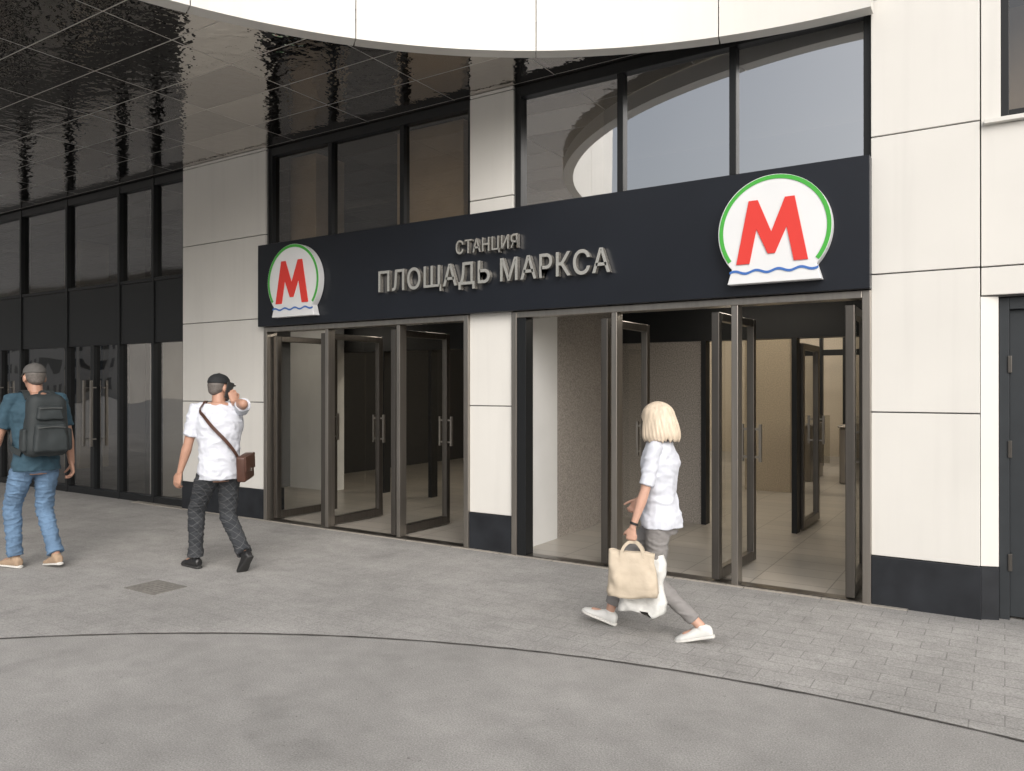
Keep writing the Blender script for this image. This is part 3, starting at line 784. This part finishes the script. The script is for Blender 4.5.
def make_bag(name,loc,rot,w0,w1,dp,h,mat,label,cat,wr,seed,handles=True,htop=.12):
    vs=[];fs=[];n=48;m=20
    for j in range(m+1):
        t=j/m; z=-h*t; W_=w0+(w1-w0)*t; D=dp*(.35+.65*min(1,t*1.6)); 
        if t>.94: W_*=.97; D*=.85
        for i in range(n):
            a=2*math.pi*i/n; c=math.cos(a); s_=math.sin(a)
            x=W_/2*math.copysign(abs(c)**.35,c); y=D/2*math.copysign(abs(s_)**.6,s_)
            nn=noise.noise(V((x*9,y*9+seed,z*7)))*wr+noise.noise(V((x*25,seed,z*22)))*wr*.35
            vs.append((x+nn*.5*c,y+nn*s_*1.2,z+ (noise.noise(V((x*12,seed,0)))*wr*.6 if j==0 else 0)+(noise.noise(V((x*8,y*8,seed)))*wr*.9 if t>.8 else 0)))
    for j in range(m):
        for i in range(n):
            k2=(i+1)%n; fs.append((j*n+i,(j+1)*n+i,(j+1)*n+k2,j*n+k2))
    fs.append(tuple(m*n+i for i in range(n))[::-1])
    mb=MB(); mb.add(vs,fs); o=obj(name,mb.mesh(),None,[mat],loc=loc,smooth=True,label=label,category=cat)
    so=o.modifiers.new('s','SOLIDIFY'); so.thickness=.003
    o.rotation_euler=(0,0,rot)
    if handles:
        for sy in (-1,1):
            pts=[(-w0*.24,sy*dp*.26,-.06),(-w0*.22,sy*dp*.19,.01),(-.03,sy*.012,htop*.92),(0,0,htop),(.03,sy*.012,htop*.92),(w0*.22,sy*dp*.19,.01),(w0*.24,sy*dp*.26,-.06)]
            strap(o,pts,.018,.004,mat,'handle',[(0,sy,0)]*7)
    return o
zr=math.radians(18)
T_=make_bag('tote_bag',(gp.x+.02,gp.y,gp.z-.06),zr,.29,.33,.13,.28,M_tote,'beige canvas tote bag held by its handles','bag',.034,3,True,.06)
make_bag('plastic_bag',(gp.x+.04,gp.y+.10,gp.z-.09),zr,.28,.30,.10,.37,M_plas,'crumpled white plastic bag carried behind the tote','bag',.05,9,False)

# ---- man with phone
Y2=84
Mn=person('man in black cap and white t-shirt with phone at his ear',(-5.95,-1.96,0.004),Y2,dict(
    H=1.82,pelz=.925,lean=.03,chest=-32,head=-80,hpitch=4,seed=2,
    footL=(-.09,.25,0,0),footR=(.09,-.26,-6,46),
    armL=dict(wrist=(-.27,.20,.87),pole=(0,-1,0),n=(1,.3,0),t=(0.2,1,0),curl=(25,35,25)),
    armR=dict(ear=(.135,.05,-.13),pole=(.10,-1,-.30),n=(.1,.9,0),t=(0,0,1),hdir=(-.08,.18,1),curl=(35,45,30),tc=20),
    skin=M_skin2,pants=M_plaid,shirt=M_tee,shoe=M_blacks,sole=M_sole_b,tr=1.14,hem=.97,hemr=.070,shem=-.09,girth=1.06,sf=.011,tf=.007,slv=.8))
cap(Mn,M_capb); shorthair(Mn,M_hairg)
b=Blob(); hp=Mn['hp'];k=Mn['k']
b.ell(hp(0,.056,-.088),(.045*k,.038*k,.034*k),Mn['HF']); obj('beard',b.mesh(.005,2),Mn['body'],[M_hairg])
ph=MB(); ph.box(-.005,.005,-.037,.037,-.075,.075)
pw=wpt(Mn,hp(.098,.02,-.02))
o=obj('mobile_phone',ph.mesh(),None,[M_rubber],loc=pw,label='black mobile phone held against the ear',category='phone'); bevel(o,.004,2)
o.rotation_euler=(math.radians(-15),0,math.radians(Y2-80))
def tor(info,h,ang,add=0.02):
    T=info['T']
    for i in range(len(T)-1):
        if T[i][0]<=h<=T[i+1][0]:
            t=(h-T[i][0])/(T[i+1][0]-T[i][0]); a=T[i][1]*(1-t)+T[i+1][1]*t; b_=T[i][2]*(1-t)+T[i+1][2]*t; break
    else: a,b_=T[-1][1],T[-1][2]
    c,u,v=info['ring'](h,a*1.09,b_*1.11,1,add)
    an=math.radians(ang); return c+u*math.cos(an)+v*math.sin(an), (u*math.cos(an)+v*math.sin(an)).normalized()
pts=[];nr=[]
for h,a in ((.02,315),(.12,295),(.22,275),(.32,256),(.40,240),(.455,220)):
    p,nn=tor(Mn,h,a,.018); pts.append(p); nr.append(nn)
X,Y=Mn['X'],Mn['Y']
top=Mn['tc'](.50)-X*.10*k+V((0,0,.022)); pts.append(top); nr.append(V((0,0,1)))
for h,a in ((.43,125),(.33,100),(.22,75),(.12,48),(.03,15),(-.02,345)):
    p,nn=tor(Mn,h,a,.018); pts.append(p); nr.append(nn)
CB=empty('crossbody_bag',wpt(Mn,(0,0,0)),'brown leather crossbody bag with flap hanging at the hip','bag'); CB.rotation_euler=(0,0,Mn['body'].rotation_euler[2])
strap(CB,pts,.030,.004,M_brown,'strap',nr)
p,nn=tor(Mn,.0,304,.07); ang=math.atan2(nn.y,nn.x)
def rbox(sx,sy,sz,bw,seg=4,taper=1.0):
    mb=MB(); mb.box(-sx/2,sx/2,-sy/2,sy/2,-sz/2,sz/2); me=mb.mesh()
    bm=bmesh.new(); bm.from_mesh(me)
    for v in bm.verts:
        if v.co.z>0: v.co.x*=taper; v.co.y*=taper
    bmesh.ops.bevel(bm,geom=bm.edges[:]+bm.verts[:],offset=bw,segments=seg,profile=.5,affect='EDGES'); bm.to_mesh(me); bm.free(); return me
o=obj('bag_body',rbox(.25,.085,.23,.022),CB,[M_brown],loc=p,smooth=True); o.rotation_euler=(0,math.radians(-6),ang+math.pi/2)
obj('flap',rbox(.254,.02,.14,.008),o,[M_brown],loc=(0,-.041,.045),smooth=True)
obj('buckle',rbox(.025,.012,.03,.003,2),o,[M_steel2],loc=(0,-.055,-.02))

# ---- man with backpack
Mb=person('man in teal t-shirt and blue jeans walking with a backpack',(-7.44,-2.80,0.004),92,dict(
    H=1.90,pelz=.985,lean=.02,chest=-10,head=-10,hpitch=4,seed=3,
    footL=(-.10,.16,6,0),footR=(.10,-.14,-6,8),
    armL=dict(wrist=(-.29,.24,.95),pole=(-.3,-1,0),n=(1,.3,0),t=(0.2,1,0),curl=(30,40,30)),
    armR=dict(wrist=(.30,-.04,.93),pole=(.3,-1,0),n=(-1,.3,0),t=(-0.2,1,0),curl=(30,40,30)),
    skin=M_skin2,pants=M_jean,shirt=M_teal,shoe=M_tans,sole=M_sole_w,tr=1.08,hem=.97,hemr=.066,shem=-.08,girth=1.04,sf=.010,tf=.009,slv=.8))
cap(Mb,M_capg); shorthair(Mb,M_hairg)
k=Mb['k']; X,Y=Mb['X'],Mb['Y']
c,u,v=Mb['ring'](.27,.165,.125)
bpc=c-Y*(.125*k*1.1+.10)
a0=Mb['body'].rotation_euler[2]; CHB=-10
BP=empty('backpack',wpt(Mb,bpc),'black nylon backpack with front pockets worn on a back','backpack'); BP.rotation_euler=(0,0,a0+math.radians(CHB))
def pack(sx,sy,sz,bw,seed,loc,mat,taper=.88,name='front_pocket'):
    me=rbox(sx,sy,sz,bw,5,taper)
    bm=bmesh.new(); bm.from_mesh(me); bmesh.ops.subdivide_edges(bm,edges=[e for e in bm.edges if e.calc_length()>.05],cuts=6,use_grid_fill=True); bm.to_mesh(me); bm.free()
    for v in me.vertices: v.co+=v.co.normalized()*.012*noise.noise(v.co*14+V((seed,0,0)))
    return obj(name,me,BP,[mat],loc=loc,smooth=True)
pack(.36,.20,.55,.07,1,(0,0,0),M_bp,.84,'main_compartment')
pack(.28,.08,.25,.03,2,(0,-.11,-.11),M_bp)
pack(.23,.06,.13,.024,3,(0,-.09,.11),M_bp)
for sx in (-1,1): pack(.05,.12,.20,.022,4+sx,(sx*.176,0,-.13),M_bp,.9,'side_pocket')
strap(BP,[(-.04,.05,.255),(-.03,.05,.295),(.03,.05,.295),(.04,.05,.255)],.02,.004,M_bp,'handle',[(0,-1,0)]*4)
strap(BP,[(-.11,-.154,-.02),(0,-.160,-.01),(.11,-.154,-.02)],.010,.004,M_bp2,'zip',[(0,-1,0)]*3)
strap(BP,[(-.09,-.127,.15),(0,-.131,.155),(.09,-.127,.15)],.010,.004,M_bp2,'zip',[(0,-1,0)]*3)
Rm=Matrix.Rotation(math.radians(-CHB),3,'Z')
for sx in (-1,1):
    pts=[];nr=[]
    def A(p,n): pts.append(Rm@(V(p)-V(bpc))); nr.append(Rm@V(n))
    st=Mb['tc'](.50)+X*sx*.095*k
    A(st-Y*.13*k-V((0,0,.05)),-Y+V((0,0,.6))); A(st-Y*.05*k+V((0,0,.020)),V((0,0,1))-Y*.3); A(st+Y*.035*k+V((0,0,.008)),V((0,0,1))+Y*.4)
    for h,a in ((.40,90-sx*38),(.30,90-sx*46),(.18,90-sx*62),(.10,90-sx*90),(.06,90-sx*125)):
        p,nn=tor(Mb,h,a,.018); A(p,nn)
    strap(BP,pts,.055,.010,M_bp,'strap',nr)

# ------------------------------------------------------------ light, world, camera
Wd=bpy.data.worlds.new('World'); S.world=Wd; Wd.use_nodes=True
nt=Wd.node_tree; bg=nt.nodes['Background']
sk=nt.nodes.new('ShaderNodeTexSky'); sk.sky_type='NISHITA'; sk.sun_disc=False
EL=math.radians(33); AZ=math.radians(138)
sk.sun_elevation=EL; sk.sun_rotation=AZ; sk.air_density=1.0; sk.dust_density=5; sk.ozone_density=.8
hs=nt.nodes.new('ShaderNodeHueSaturation'); hs.inputs['Saturation'].default_value=.4
nt.links.new(sk.outputs[0],hs.inputs['Color']); nt.links.new(hs.outputs[0],bg.inputs[0])
bg.inputs[1].default_value=.15
sl=bpy.data.lights.new('sun','SUN'); sl.energy=1.75; sl.angle=math.radians(56); sl.color=(1,.97,.93)
so=bpy.data.objects.new('sun',sl); COL.objects.link(so)
dvec=V((math.sin(AZ)*math.cos(EL),math.cos(AZ)*math.cos(EL),math.sin(EL)))
so.rotation_euler=dvec.to_track_quat('Z','Y').to_euler(); so.location=(0,-20,20)
cm=bpy.data.cameras.new('camera'); cm.lens=770/1024*36; cm.sensor_width=36; cm.clip_end=1000; cm.clip_start=.05
co=bpy.data.objects.new('camera',cm); COL.objects.link(co); co.location=(0,-6.38,1.65)
co.rotation_euler=(math.radians(90.11),0,math.radians(32.6)); S.camera=co
